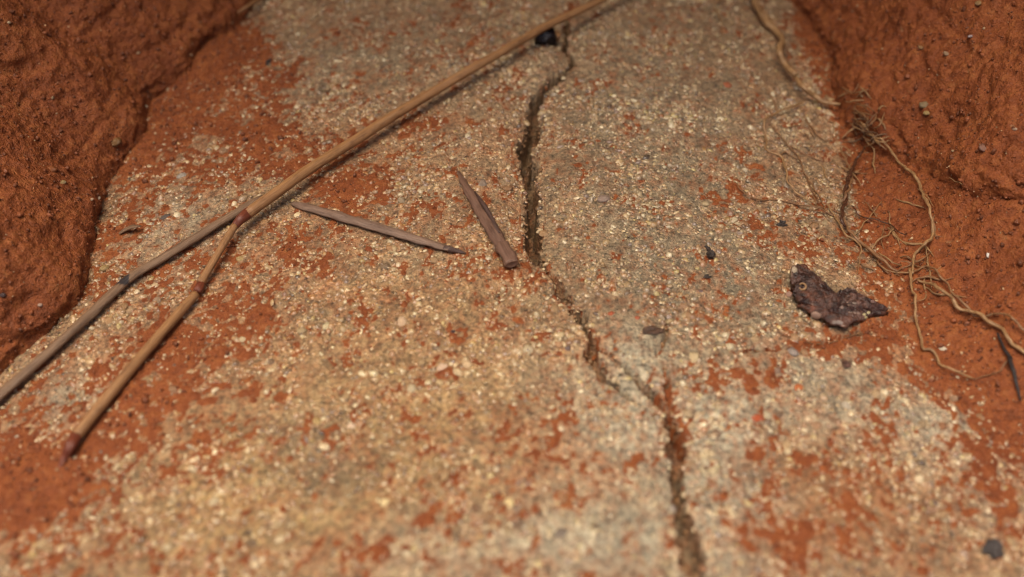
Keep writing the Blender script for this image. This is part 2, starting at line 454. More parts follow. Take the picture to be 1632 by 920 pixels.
org_ = np.clip(sum(blobs(gx, gy, [(560, 430, 330, 130, .9), (350, 600, 250, 160, .8), (800, 640, 150, 120, .5), (620, 230, 160, 90, .8), (900, 720, 160, 80, .5)])), 0, 1) * (rng.uniform(size=N) < 0.34)
gcol = gcol * (1 - 0.55 * org_[:, None]) + np.array([0.37, 0.175, 0.060]) * 0.55 * org_[:, None]
qz_glint = np.clip(sum(blobs(gx, gy, [(500, 650, 420, 220, 1.0), (1180, 720, 260, 160, .8), (650, 420, 200, 100, .7)])), 0, 1) * (rng.uniform(size=N) < 0.06)  # extra pale grains: cream quartz, with glints painted into their colour
gcol = gcol * (1 - 0.7 * qz_glint[:, None]) + np.array([0.66, 0.56, 0.34]) * 0.7 * qz_glint[:, None]
gcol *= np.clip(1 + 0.17 * fbm(gx, gy, 0.0, 0.0055, 3, 0.65, seed=99), 0.5, 1.5)[:, None]
gcol = np.clip(gcol, 0.02, 0.8)
order = np.argsort(-dia * (1 + 0.25 * gcol.mean(1)) / np.maximum((np.stack([gx, gy, gz], -1) - CAM) @ FWD, 0.05) * (np.abs(gx) < ((np.stack([gx, gy, gz], -1) - CAM) @ FWD) * TH) * (gy > -0.05) * (gy < 0.088))
big, rest = order[:270], order[270:]

def dome_grains(ix, X, Y, Z, D, S, C, flat=0.46):
    n = len(ix); k = 7
    ang = np.linspace(0, 2 * np.pi, k, endpoint=False)
    V = np.zeros((n, 1 + 2 * k, 3))
    jit = rng.uniform(0.78, 1.20, (n, 2 * k))
    r1 = 0.70 * jit[:, :k]; r2 = 1.0 * jit[:, k:]
    V[:, 0] = np.stack([rng.uniform(-.18, .18, n), rng.uniform(-.18, .18, n), rng.uniform(.85, 1.05, n)], -1)
    V[:, 1:k + 1] = np.stack([r1 * np.cos(ang), r1 * np.sin(ang), np.broadcast_to(rng.uniform(.58, .86, (n, k)), (n, k))], -1)
    V[:, k + 1:] = np.stack([r2 * np.cos(ang + .4), r2 * np.sin(ang + .4), np.full((n, k), -0.45)], -1)
    asp = rng.uniform(0.72, 1.28, n); rot = rng.uniform(0, 2 * np.pi, n)
    V[..., 0] *= asp[:, None]; V[..., 1] /= asp[:, None]; V[..., 2] *= flat * rng.uniform(.75, 1.2, (n, 1))
    # tilt, then turn
    tx, ty = rng.normal(0, .28, n), rng.normal(0, .28, n)
    V[..., 2] += V[..., 0] * tx[:, None] + V[..., 1] * ty[:, None]
    cs, sn = np.cos(rot)[:, None], np.sin(rot)[:, None]
    x = V[..., 0] * cs - V[..., 1] * sn; y = V[..., 0] * sn + V[..., 1] * cs
    V[..., 0], V[..., 1] = x, y
    V *= (D / 2)[:, None, None]
    V[..., 0] += X[:, None]; V[..., 1] += Y[:, None]; V[..., 2] += (Z + S)[:, None]
    i = np.arange(k); j = (i + 1) % k
    f = np.concatenate([np.stack([0 * i, 1 + i, 1 + j], -1), np.stack([1 + i, k + 1 + i, 1 + j], -1), np.stack([1 + j, k + 1 + i, k + 1 + j], -1)])
    Fc = (np.arange(n) * (1 + 2 * k))[:, None, None] + f[None]
    return V.reshape(-1, 3), Fc.reshape(-1, 3), np.repeat(C, 1 + 2 * k, axis=0)

V, Fg, C = dome_grains(rest, gx[rest], gy[rest], gz[rest], dia[rest], prot[rest], gcol[rest])
grains = link('sand', fast_mesh('sand', V, Fg, True, C), conc, M_GRAIN)
grains['kind'] = 'stuff'

# single grains that can be picked out
def ico(sub=2):
    import bmesh
    bm = bmesh.new(); bmesh.ops.create_icosphere(bm, subdivisions=sub, radius=1.0)
    v = np.array([x.co[:] for x in bm.verts]); f = np.array([[q.index for q in p.verts] for p in bm.faces])
    bm.free(); return v, f
IV, IF = ico(2); IV1, IF1 = ico(1)
STONES = []
for k in range(9):
    r = 1 + 0.30 * fbm(IV1[:, 0] + 9 * k, IV1[:, 1], IV1[:, 2], 1.3, 2, 0.6, seed=k) 
    v = IV1 * r[:, None] * np.array([1.0, rng.uniform(.7, .95), rng.uniform(.55, .75)])
    STONES.append(fast_mesh('sand_grain', v, IF1, True)); STONES[-1].materials.append(M_GRAIN1)

def stone(name, p, d, colr, parent, i=None, flat=1.0):
    o = link(name, STONES[(i if i is not None else random.randrange(9)) % 9], parent)
    o.location = p; o.scale = (d / 2, d / 2, d / 2 * flat)
    o.rotation_euler = (random.uniform(-.3, .3), random.uniform(-.3, .3), random.uniform(0, 6.28))
    o.color = (*colr, 1)
    return o
for q in big:
    stone('sand_grain', (gx[q], gy[q], gz[q] + prot[q]), dia[q] * 1.12, gcol[q], conc, None, .75)
# grains that stand out in the photograph: x, y, diameter px, colour
NOTED = [(476, 343, 18, (.70, .62, .44)), (1206, 665, 24, (.36, .085, .035)), (1271, 617, 22, (.38, .12, .04)), (962, 316, 30, (.25, .20, .19)), (1265, 561, 24, (.27, .25, .26)),
         (768, 292, 24, (.22, .18, .16)), (812, 802, 22, (.62, .54, .32)), (612, 800, 20, (.66, .58, .36)), (518, 712, 20, (.68, .60, .44)), (560, 680, 18, (.6, .5, .42)), (706, 586, 22, (.56, .44, .36)),
         (640, 512, 26, (.52, .40, .30)), (1160, 135, 20, (.30, .10, .05)), (974, 500, 12, (.36, .10, .05)), (1015, 507, 12, (.36, .11, .06)), (1105, 570, 26, (.48, .41, .28)), (130, 690, 26, (.58, .46, .30)),
         (1118, 466, 13, (.15, .11, .12)), (905, 555, 11, (.14, .11, .12)), (722, 528, 9, (.05, .04, .05)), (1350, 645, 26, (.40, .38, .34)), (1410, 625, 18, (.62, .56, .42)), (1445, 640, 18, (.60, .55, .42)), (800, 390, 14, (.5, .4, .3)),
         (290, 280, 22, (.30, .29, .29)), (263, 345, 20, (.09, .08, .085)), (1500, 560, 16, (.52, .50, .44))]
for i, (px, py, d, c) in enumerate(NOTED):
    b = on_base(px, py); s = px_size(px, py)[0]
    lv = float(clay_level(np.array([b[0]]), np.array([b[1]]))[0][0])
    c = (c[0], c[1] * .88, c[2] * .72)
    stone('sand_grain', (b[0], b[1], b[2] + max(0, lv) - d * s * 0.07), d * s, c, conc, i, .7)

# ------------------------------------------------------------------ clay banks
def film_top(x, y):
    lv, _ = clay_level(np.array([x]), np.array([y]))
    return float(base_low(x, y)) + max(0.0, float(lv[0]))

def toe_points(px_list):
    P = []
    for px, py in px_list:
        z = 0.0
        for _ in range(8):
            p = at(px, py, z); z = 0.5 * z + 0.5 * film_top(p[0], p[1])
        P.append((p[0], p[1], z))
    return P

def bank(name, toe, outward, prof, us, amp, seed, tone=None):
    """loft: toe (k,3) resampled at us points, carried along outward through the profile [(s, h)] in mm"""
    T = catmull(toe, us)
    out = np.array([outward[0], outward[1], 0.0]); out /= np.linalg.norm(out)
    pr = np.array(prof, float) * MM
    dense = catmull(pr, 900)
    L = np.concatenate([[0], np.cumsum(np.linalg.norm(np.diff(dense, axis=0), axis=1))])
    vs_, x = [], 0.0; step = 0.00034
    while x < L[-1]:
        vs_.append(x); x += step
        if x > 0.085: step *= 1.22
    vs_.append(L[-1]); vs_ = np.array(vs_)
    S = np.interp(vs_, L, dense[:, 0]); H = np.interp(vs_, L, dense[:, 1])
    P = T[:, None, :] + out[None, None, :] * S[None, :, None]
    P[..., 2] = T[:, None, 2] * np.exp(-np.maximum(S, 0) / 0.03)[None] + H[None]
    du = np.gradient(P, axis=0); dv = np.gradient(P, axis=1)
    n = np.cross(dv, du); n /= np.linalg.norm(n, axis=2)[..., None] + 1e-12
    if n[..., 2].mean() < 0: n = -n
    x, y, z = P[..., 0], P[..., 1], P[..., 2]
    d = amp * (0.0024 * fbm(x, y, z, 0.034, 2, 0.5, seed=seed) + 0.00065 * fbm(x, y, z, 0.012, 2, 0.55, seed=seed + 1)
               + 0.00030 * (fbm(x, y, z, 0.0052, 2, 0.6, ridge=True, seed=seed + 2) - 0.5)
               + 0.00030 * fbm(x, y, z, 0.0024, 2, 0.6, seed=seed + 3) + 0.00030 * fbm(x, y, z, 0.0010, 2, 0.6, seed=seed + 4))
    # slumped ledges and drying cracks
    led = fbm(x * 0.5, y * 0.5, z * 1.6, 0.012, 2, 0.5, ridge=True, seed=seed + 6)
    d = d - 0.0006 * smooth(0.95, 1.42, led) * amp
    fade = smooth(-0.001, 0.003, np.broadcast_to(vs_[None] - 0.0015, d.shape))
    P = P + n * (d * (0.25 + 0.75 * fade))[..., None]
    me = fast_mesh(name, P.reshape(-1, 3), grid_faces(*d.shape))
    o = link(name, me, None, M_CLAY)
    o['kind'] = 'structure'
    return o, P, n

LEFT_TOE = [(640, -330), (560, -220), (490, -110), (410, 0), (370, 44), (314, 76), (292, 114), (238, 164), (222, 206), (180, 262), (160, 300), (150, 360), (142, 430), (126, 482), (66, 548), (0, 604), (-110, 690), (-260, 800), (-420, 930), (-700, 1150)]
lt = toe_points(LEFT_TOE)
left_bank, LP, LN = bank('clay_bank', lt, (-1, 0.12), [(-0.6, -4), (-0.4, -1), (0, 1.2), (0.5, 2.8), (2.6, 4.6), (10, 11), (22, 20.5), (38, 33), (56, 47), (76, 62), (102, 78), (160, 90), (320, 92), (600, 92)], 760, 1.0, 3.0)
RIGHT_TOE = [(1030, -330), (1090, -220), (1170, -100), (1215, -40), (1250, 0), (1290, 52), (1324, 104), (1346, 160), (1366, 204), (1402, 238), (1460, 268), (1540, 298), (1632, 330), (1760, 390), (1950, 500), (2250, 700), (2600, 950)]
rt = toe_points(RIGHT_TOE)
right_bank, RP, RN = bank('clay_bank', rt, (0.86, 0.5), [(0.2, -5), (-0.2, -1.5), (-0.2, 1.0), (0.2, 3.0), (1.6, 5.2), (8, 11.5), (19, 21.5), (34, 35), (52, 50), (72, 66), (98, 80), (160, 90), (320, 92), (600, 92)], 800, 1.15, 40.0)
left_bank['label'] = 'tall crumbly bank of red clay rising beside the crossed straws'; left_bank['category'] = 'clay bank'
right_bank['label'] = 'bulging bank of red clay above the tangle of roots'; right_bank['category'] = 'clay bank'

def coarse_bank(label, toe, outward):
    o, _, _ = bank('clay_bank', toe, outward, [(0.6, -6), (0, 0), (8, 15), (30, 44), (60, 74), (160, 90), (600, 92)], 120, 1.0, 77.0)
    o['label'] = label; o['category'] = 'clay bank'
    return o
shade_bank, _, _ = bank('clay_bank', [(-0.5, 0.14, -0.01), (-0.2, 0.14, -0.005), (0, 0.14, 0), (0.2, 0.14, -0.005), (0.5, 0.14, -0.01)], (0, 1),
                [(0.6, -6), (0, 0), (4, 30), (6, 80), (-4, 140), (-34, 195), (-72, 235), (-98, 255), (-103, 268), (-84, 280), (0, 290), (300, 300), (600, 300)], 160, 1.0, 77.0)  # unseen overhang added to dim the far end of the concrete
shade_bank['label'] = 'added unseen bank of red clay, overhanging to shade the far end of the hole'; shade_bank['category'] = 'clay bank'
coarse_bank('near bank of red clay closing the trench', [(-0.4, -0.36, -0.01), (0, -0.36, 0), (0.4, -0.36, -0.01)], (0, -1))
a, b = 0.5, 60.0
gv = [(-b, -b, .088), (b, -b, .088), (b, b, .088), (-b, b, .088), (-a, -a - .2, .088), (a, -a - .2, .088), (a, a + .2, .088), (-a, a + .2, .088)]
g = link('ground', fast_mesh('ground', gv, [(0, 1, 5, 4), (1, 2, 6, 5), (2, 3, 7, 6), (3, 0, 4, 7)], False), None, M_CLAY)
g['kind'] = 'structure'

# crumbs and glinting grit stuck in the banks
def bank_grit(bk, P, n, count, seed, name='clay_crumbs', tone=np.array([0.18, 0.050, 0.014]), med=0.40):
    r = np.random.default_rng(seed)
    iu = r.integers(2, P.shape[0] - 2, count * 4); iv = r.integers(4, 230 if 400 > P.shape[1] > 240 else P.shape[1] - 2, count * 4)
    p = P[iu, iv]
    q = p - CAM; dep = q @ FWD
    inn = (np.abs(q[:, 0]) < dep * TH * 1.15) & (np.abs(q @ UPV) < dep * TH * 0.66)
    iu, iv = iu[inn][:count], iv[inn][:count]; p = P[iu, iv]; nn = n[iu, iv]; c = len(p)
    d = np.clip(np.exp(r.normal(math.log(med), 0.42, c)), 0.16, 1.2) * MM
    pale = r.uniform(size=c) < 0.07
    d[pale] *= 0.65
    C = np.where(pale[:, None], np.array([0.42, 0.28, 0.15]) * r.uniform(.5, 1.3, (c, 1)), tone * r.uniform(0.6, 1.3, (c, 1)))
    V = IV1[None] * (1 + 0.25 * r.normal(size=(c, len(IV1), 1)).clip(-1.5, 1.5)) * (d / 2)[:, None, None] * r.uniform(.6, 1.2, (c, 1, 3))
    V = V + (p + nn * (d * 0.12)[:, None])[:, None]
    Fc = (np.arange(c) * len(IV1))[:, None, None] + IF1[None]
    o = link(name, fast_mesh(name, V.reshape(-1, 3), Fc.reshape(-1, 3), True, np.repeat(C, len(IV1), 0)), bk, M_CRUMB)
    o['kind'] = 'stuff'
bank_grit(left_bank, LP, LN, 2600, 5)
bank_grit(right_bank, RP, RN, 2600, 6)
_gi = np.gradient(FZ, axis=0) / np.gradient(FXX, axis=0); _gj = np.gradient(FZ, axis=1) / np.gradient(FYY, axis=1)
_nn = np.stack([-_gi, -_gj, np.ones_like(_gi)], -1); _nn /= np.linalg.norm(_nn, axis=2)[..., None]
_sel = np.nonzero(((flev > 0.00025) & (fdep < 0.0003)).ravel())[0]
_sel = rng.choice(_sel, (len(_sel) // 400) * 400, replace=False).reshape(400, -1)
bank_grit(clay, np.stack([FXX, FYY, FZ], -1).reshape(-1, 3)[_sel], _nn.reshape(-1, 3)[_sel], 5000, 8)

_cs = np.nonzero(((cdep > 0.0009) & (cdep < 0.0045) & (YY > -0.06) & (YY < 0.09)).ravel())[0]
_cs = rng.choice(_cs, (len(_cs) // 60) * 60, replace=False).reshape(60, -1)
_up = np.zeros(_cs.shape + (3,)); _up[..., 2] = 1
bank_grit(conc, np.stack([XX, YY, ZB], -1).reshape(-1, 3)[_cs], _up, 900, 9, 'crack_crumbs', np.array([0.20, 0.105, 0.045]), 0.45)

# ------------------------------------------------------------------ finding the surface under a pixel
bpy.context.view_layer.update()
DG = bpy.context.evaluated_depsgraph_get()
def hit(px, py):
    d = Vector(ray(px, py)).normalized()
    okk, loc, nor, *_ = scene.ray_cast(DG, Vector(CAM), d)
    if not okk: return at(px, py), np.array([0, 0, 1.0])
    nor = np.array(nor)
    if nor @ np.array(d) > 0: nor = -nor
    return np.array(loc), nor
def scale_at(p): return float((p - CAM) @ FWD) * TH / 816

def tube(P, R, sides=10, flat=1.0, rough=0.0, seed=0.0, cap=True, ridges=0.0):
    """mesh data of a tapering tube through P (n,3) with radii R; uv = (around, along in cm)"""
    P = np.asarray(P, float); n = len(P); R = np.broadcast_to(R, (n,)).astype(float)
    T = np.gradient(P, axis=0); T /= np.linalg.norm(T, axis=1)[:, None] + 1e-12
    up = np.array([0, 0, 1.0]); a = np.cross(T, up); a /= np.linalg.norm(a, axis=1)[:, None] + 1e-9
    b = np.cross(a, T)
    ang = np.linspace(0, 2 * np.pi, sides, endpoint=False)
    L = np.concatenate([[0], np.cumsum(np.linalg.norm(np.diff(P, axis=0), axis=1))])
    rr = R[:, None] * (1 + ridges * np.cos(ang * 4 + seed)[None])
    if rough:
        rr = rr * (1 + rough * perlin(np.cos(ang)[None] * 1.2 + seed, np.sin(ang)[None] * 1.2, L[:, None] / 0.0022))
    V = P[:, None] + a[:, None] * (rr * np.cos(ang))[..., None] + b[:, None] * (rr * np.sin(ang) * flat)[..., None]
    # one extra column so the uv seam closes
    i = np.arange(n * sides).reshape(n, sides); j = np.roll(i, -1, 1)
    Fq = np.stack([i[:-1], j[:-1], j[1:], i[1:]], -1).reshape(-1, 4)
    V = V.reshape(-1, 3)
    uv = np.stack([np.broadcast_to(0.5 + 0.5 * np.cos(ang / 2)[None] * 0 + np.abs(ang - np.pi)[None] / np.pi, (n, sides)), np.broadcast_to(L[:, None] * 100, (n, sides))], -1).reshape(-1, 2)
    if cap:                                              # end caps as quads to a doubled centre
        k = len(V)
        V = np.vstack([V, P[0] - T[0] * R[0] * .15, P[-1] + T[-1] * R[-1] * .15]); uv = np.vstack([uv, [.5, 0], [.5, L[-1] * 100]])
        q0 = [[k, i[0, (s + 2) % sides], i[0, (s + 1) % sides], i[0, s]] for s in range(0, sides, 2)]
        q1 = [[k + 1, i[-1, s], i[-1, (s + 1) % sides], i[-1, (s + 2) % sides]] for s in range(0, sides, 2)]
        Fq = np.vstack([Fq, q0, q1])
    return V, Fq, uv

def tube_obj(name, P, R, mat, parent=None, origin=None, **kw):
    V, Fq, uv = tube(P, R, **kw)
    o0 = np.array(origin if origin is not None else (0, 0, 0))
    o = link(name, fast_mesh(name, V - o0, Fq, True, None, uv), parent, mat)
    if parent is None and origin is not None: o.location = o0
    return o

def lay(pts, lift=0.0, n=60, wob=0.0, seed=0.0, smooth_z=9):
    """px polyline [(x, y, extra lift mm)] laid on whatever surface is there"""
    Q = []
    for p in pts:
        h, nr = hit(p[0], p[1]); d = Vector(ray(p[0], p[1])).normalized()
        up = lift + (p[2] if len(p) > 2 else 0) * MM
        # stay on the pixel's ray: move back along it until the wanted height is reached
        Q.append(h - np.array(d) * (up / max(0.35, -float(np.dot(nr, d)))))
    Q = catmull(Q, n)
    if wob:
        L = np.concatenate([[0], np.cumsum(np.linalg.norm(np.diff(Q, axis=0), axis=1))]) / 0.0042
        f3 = lambda q: perlin(L, seed, q) + 0.55 * perlin(L * 2.7, seed + 3, q)
        Q = Q + 0.8 * wob * np.stack([f3(0.3), f3(5.3), 0.4 * f3(9.3)], -1)
    return Q
def lerp_r(pairs, n):
    a = np.array(pairs, float); return np.interp(np.linspace(0, 1, n), a[:, 0], a[:, 1]) * MM

# ------------------------------------------------------------------ straws
M_STRAW = mat_fibre('tan_straw', [(0.22, (0.135, 0.058, 0.020)), (0.5, (0.285, 0.142, 0.056)), (0.78, (0.40, 0.235, 0.110))], 0.42, (34, 1.6))
M_STRAW2 = mat_fibre('greyed_straw', [(0.22, (0.085, 0.045, 0.024)), (0.5, (0.175, 0.102, 0.056)), (0.78, (0.26, 0.165, 0.098))], 0.5, (30, 1.8), blot=(2.55, 2.85, (0.02, 0.014, 0.014)))
M_NODE = mat_fibre('red_brown_node', [(0.25, (0.075, 0.018, 0.010)), (0.55, (0.16, 0.040, 0.018)), (0.8, (0.22, 0.07, 0.03))], 0.4)
M_PURP = mat_fibre('purplish_needle', [(0.22, (0.080, 0.046, 0.032)), (0.5, (0.190, 0.120, 0.084)), (0.78, (0.29, 0.195, 0.145))], 0.5, (26, 2.2))
M_DARKTIP = mat_fibre('dark_tip', [(0.3, (0.045, 0.024, 0.020)), (0.7, (0.11, 0.062, 0.05))], 0.45)
M_TWIG = mat_fibre('brown_twig', [(0.25, (0.085, 0.045, 0.032)), (0.5, (0.155, 0.085, 0.058)), (0.75, (0.22, 0.13, 0.09))], 0.5, (20, 2.4))
M_ROOT = mat_fibre('pale_root', [(0.25, (0.14, 0.070, 0.028)), (0.5, (0.29, 0.165, 0.072)), (0.75, (0.42, 0.27, 0.14))], 0.45, (6, 9))
M_ROOT2 = mat_fibre('brown_root', [(0.25, (0.12, 0.052, 0.022)), (0.5, (0.21, 0.105, 0.045)), (0.75, (0.30, 0.165, 0.08))], 0.45, (6, 9))
M_WET = mat_fibre('wet_dark_root', [(0.3, (0.035, 0.016, 0.010)), (0.6, (0.085, 0.036, 0.020)), (0.8, (0.16, 0.075, 0.04))], 0.16, (5, 10))
M_BLACK = mat_fibre('black_fibre', [(0.3, (0.012, 0.009, 0.009)), (0.7, (0.035, 0.026, 0.024))], 0.4)

def seg(pa, pb, za, zb, n=40, bow=0.0):
    """straight piece between two photo points at heights (mm above the concrete)"""
    A = at(*pa, 0); B = at(*pb, 0)
    for P_, q, z in ((A, pa, za), (B, pb, zb)):
        for _ in range(6):
            P_[:] = at(*q, film_top(P_[0], P_[1]) + z * MM)
    t = np.linspace(0, 1, n)[:, None]
    Q = A + (B - A) * t
    Q[:, 2] += bow * MM * np.sin(np.pi * t[:, 0])
    return Q

st = thing('grass_straw', 'long jointed tan straw slanting across the concrete with three red-brown joints', 'straw', on_base(385, 345))
O = np.array(st.location)
s1 = catmull([seg(q_, q_, z_, z_, 2)[0] for q_, z_ in (((1030, -40), 4.2), ((958, 0), 3.9), ((869, 43), 3.6), ((780, 94), 3.3), ((690, 147), 3.0), ((600, 201), 2.8), ((500, 266), 2.7), ((430, 315), 2.7), ((394, 341), 2.7))], 90)
s1 += 0.00022 * np.stack([perlin(np.arange(90) * .07, 1.1, 0), perlin(np.arange(90) * .07, 4.1, 0), perlin(np.arange(90) * .07, 8.1, 0)], -1)
tube_obj('stem', s1, lerp_r([(0, 0.752), (.25, 0.807), (.6, 0.930), (.95, 0.971), (1, 0.958)], 90), M_STRAW, st, O, sides=16, ridges=0.035, rough=0.05)
nd = np.vstack([s1[-1] + (s1[-4] - s1[-1]) * 0.25, s1[-1], seg((384, 349), (371, 364), 3.0, 2.4, 3)])
nd = catmull(nd, 16)
tube_obj('joint', nd, lerp_r([(0, 0.920), (.3, 0.958), (.6, 0.753), (1, 0.549)], 16), M_NODE, st, O, sides=14, rough=0.14)
s2 = seg((374, 360), (319, 452), 2.5, 1.3, 30)
tube_obj('stem', s2, lerp_r([(0, 0.618), (.5, 0.604), (1, 0.677)], 30), M_STRAW, st, O, sides=14, rough=0.05, seed=3)
n2 = seg((321, 451), (314, 466), 1.4, 1.3, 14)
tube_obj('joint', n2, lerp_r([(0, 0.602), (.35, 0.749), (.75, 0.762), (1, 0.656)], 14), M_NODE, st, O, sides=14, rough=0.10, seed=4)
s3 = seg((312, 469), (122, 694), 1.4, 1.5, 60, 0.35)
tube_obj('stem', s3, lerp_r([(0, 0.706), (.3, 0.778), (.8, 0.835), (1, 0.878)], 60), M_STRAW, st, O, sides=16, ridges=0.03, rough=0.05, seed=5)
n3 = catmull(np.vstack([seg((125, 690), (112, 712), 1.5, 1.3, 3), seg((104, 728), (90, 758), 0.6, -0.6, 3)]), 22)
tube_obj('joint', n3, lerp_r([(0, 0.804), (.25, 0.842), (.5, 0.713), (.8, 0.401), (1, 0.130)], 22), M_NODE, st, O, sides=14, rough=0.12, seed=6)

p2 = [(419, 314, 1.3), (345, 358, 1.25), (255, 414, 1.2), (205, 445, 1.2), (130, 514, 1.4), (60, 577, 1.4), (0, 630, 1.4), (-80, 702, 1.4)]
Q = catmull([seg(q[:2], q[:2], q[2], q[2], 2)[0] for q in p2], 90)
t2 = tube_obj('straw', Q, lerp_r([(0, 0.480), (.02, 0.759), (.3, 0.813), (.7, 0.851), (1, 0.867)], 90), M_STRAW2, None, Q[0] * [1, 1, 0], sides=14, flat=0.75, ridges=0.03, rough=0.14)
tag(t2, 'greyish brown flattened straw with a black spot, passing under the long jointed straw', 'straw')

nd3 = thing('pine_needle_piece', 'purplish grey needle piece with a dark pointed tip, lying below the long straw', 'needle', on_base(600, 360))
O = np.array(nd3.location)
Q = catmull([seg(q[:2], q[:2], q[2], q[2], 2)[0] for q in [(466, 324, .3), (520, 339, .9), (580, 356, 1.0), (640, 374, 1.0), (692, 390, .9), (716, 397, .8)]], 60)
tube_obj('shaft', Q, lerp_r([(0, 0.445), (.06, 0.794), (.35, 0.906), (.7, 0.875), (.9, 0.688), (1, 0.534)], 60), M_PURP, nd3, O, sides=14, flat=.62, rough=0.26, ridges=.05)
Q2 = catmull(np.vstack([Q[-3], seg((718, 397), (718, 397), .75, .75, 2)[0], seg((730, 400), (743, 404), .5, .25, 3)]), 16)
tube_obj('tip', Q2, lerp_r([(0, 0.612), (.3, 0.578), (.7, 0.357), (1, 0.085)], 16), M_DARKTIP, nd3, O, sides=12, flat=.62, rough=0.3)

tw = thing('twig_piece', 'short brown twig with a broken blunt end, lying beside the open crack', 'twig', on_base(775, 350))
O = np.array(tw.location)
Q = catmull([seg(q[:2], q[:2], q[2], q[2], 2)[0] for q in [(730, 273, .3), (744, 300, .8), (762, 330, 1.0), (782, 362, 1.1), (799, 390, 1.1)]], 50)
tube_obj('shaft', Q, lerp_r([(0, 0.215), (.12, 0.473), (.3, 0.731), (.6, 0.963), (.9, 1.075), (1, 0.998)], 50), M_TWIG, tw, O, sides=14, flat=.62, rough=0.34, ridges=.10)
Q2 = seg((799, 389), (815, 420), 1.15, 1.15, 20)
tube_obj('broken_end', Q2, lerp_r([(0, 1.015), (.10, 1.118), (.7, 1.144), (1, 1.144)], 20), M_TWIG, tw, O, sides=14, flat=.62, rough=0.28, ridges=.10, seed=2)
d_ = (Q2[-1] - Q2[-4]); d_ /= np.linalg.norm(d_)
fv = np.array([(Q2[-1] + d_ * 0.00012) + (np.cross(d_, [0, 0, 1.0]) * math.cos(a_) + np.array([0, 0, .60]) * math.sin(a_)) * 0.00104 * (1 + .1 * math.sin(a_ * 3)) for a_ in np.linspace(0, 6.283, 12, endpoint=False)])
fv = np.vstack([fv, fv + d_ * 0.00012, (Q2[-1] + d_ * 0.00005)[None]])
ff = [(i_, (i_ + 1) % 12, 12 + (i_ + 1) % 12, 12 + i_) for i_ in range(12)] + [(24, 12 + i_, 12 + (i_ + 1) % 12, 12 + (i_ + 2) % 12) for i_ in range(0, 12, 2)]
link('cut_face', fast_mesh('cut_face', fv - O, ff, False, None, np.zeros((25, 2)) + fv[:, :2] * 100), tw, M_TWIG)
Q3 = catmull([seg(q, q, z, z, 2)[0] for q, z in (((757, 306), 1.2), ((768, 322), 1.5), ((782, 345), 1.6), ((795, 372), 1.5))], 18)
tube_obj('splinter', Q3, lerp_r([(0, .12), (.4, .42), (1, .3)], 18), M_DARKTIP, tw, O, sides=8, rough=.1)

# ------------------------------------------------------------------ roots
def root(label, pts, rad, mat, lift=0.2, n=70, wob=0.0005, seed=0.0, parent=None, name='root', sides=8, group='roots trailing from the clay bank'):
    Q = lay(pts, lift * MM, n, wob, seed)
    R = (1.0 if parent is not None and sides == 6 else 0.52) * lerp_r(rad, n) * (1 + 0.22 * perlin(np.arange(n) * .31, seed, .5))
    Q[:, 2] -= 0.00035 * np.maximum(0, perlin(np.arange(n) * .09, seed + 5, 2.5) * 1.6)
    org = None
    if parent is None:
        org = Q[0]
    else: org = np.array(parent.location)
    o = tube_obj(name, Q, R, mat, parent, org, sides=sides, rough=0.16, seed=seed)
    if parent is None: tag(o, label, 'root', group)
    return o

root('thick pale root with a sharp kink, hanging beside the clay bank at the top', [(1190, -50, 2), (1205, 5, 2), (1222, 35, 2), (1245, 60, 1.8), (1243, 80, 1.6), (1248, 100, 1.4), (1268, 120, 1.0)], [(0, 1.6), (.5, 1.45), (.8, 1.35), (1, 1.15)], M_ROOT, .8, 70, .0003, 1.0)
root('tan root stub curving into the clay just below the kinked root', [(1262, 115, .5), (1280, 138, 1.0), (1298, 153, 1.2), (1318, 162, 1.0), (1338, 165, .2)], [(0, .6), (.5, 1.0), (1, .6)], M_ROOT, .6, 40, .0003, 2.0)
root('thin broken root branching away from the tan stub over the concrete', [(1282, 160, .6), (1255, 172, 1.0), (1240, 180, .9), (1220, 190, .7), (1223, 215, .5), (1222, 235, .3), (1245, 245, .3), (1252, 265, .5), (1258, 290, .5), (1272, 310, .4), (1300, 325, .3)], [(0, .35), (.4, .42), (.8, .35), (1, .25)], M_ROOT, .35, 80, .0006, 3.0)
root('faint brown rootlet lying on the concrete next to the thin broken root', [(1230, 196, .2), (1250, 225, .2), (1272, 250, .2), (1290, 290, .2), (1305, 325, .2)], [(0, .2), (.5, .26), (1, .2)], M_ROOT2, .2, 50, .0005, 4.0)
root('dark thin rootlet reaching furthest out over the bare concrete', [(1172, 288, .1), (1195, 312, .2), (1230, 318, .2), (1265, 325, .2), (1300, 330, .3), (1330, 345, .3)], [(0, .18), (.5, .26), (1, .3)], M_ROOT2, .2, 60, .0006, 5.0)
root('long pale root looping down the clay from the tuft to the root crossing', [(1402, 218, .5), (1420, 240, .7), (1440, 262, .7), (1456, 280, .6), (1470, 305, .6), (1482, 335, .6), (1486, 368, .6), (1476, 386, .6), (1462, 400, .6), (1454, 418, .6), (1452, 436, .7)], [(0, .35), (.4, .52), (.8, .5), (1, .42)], M_ROOT, .3, 90, .0005, 6.0)
root('pale wavy root running down from the root crossing over the clay', [(1452, 428, .6), (1453, 455, .4), (1458, 480, .4), (1460, 510, .4), (1467, 540, .4), (1474, 556, .4), (1490, 560, .4), (1500, 578, .3), (1522, 590, .2), (1550, 602, 0)], [(0, .42), (.5, .42), (.85, .38), (1, .2)], M_ROOT, .3, 90, .0005, 7.0)
root('thick tan root running from the crossing towards the black fibre', [(1462, 444, .2), (1480, 452, .6), (1500, 460, .8), (1518, 478, .8), (1528, 492, .6), (1548, 496, .6), (1570, 505, .6), (1590, 518, .6), (1612, 545, .6), (1645, 575, .6)], [(0, .35), (.25, .55), (.6, .6), (1, .55)], M_ROOT, .4, 90, .0006, 8.0)
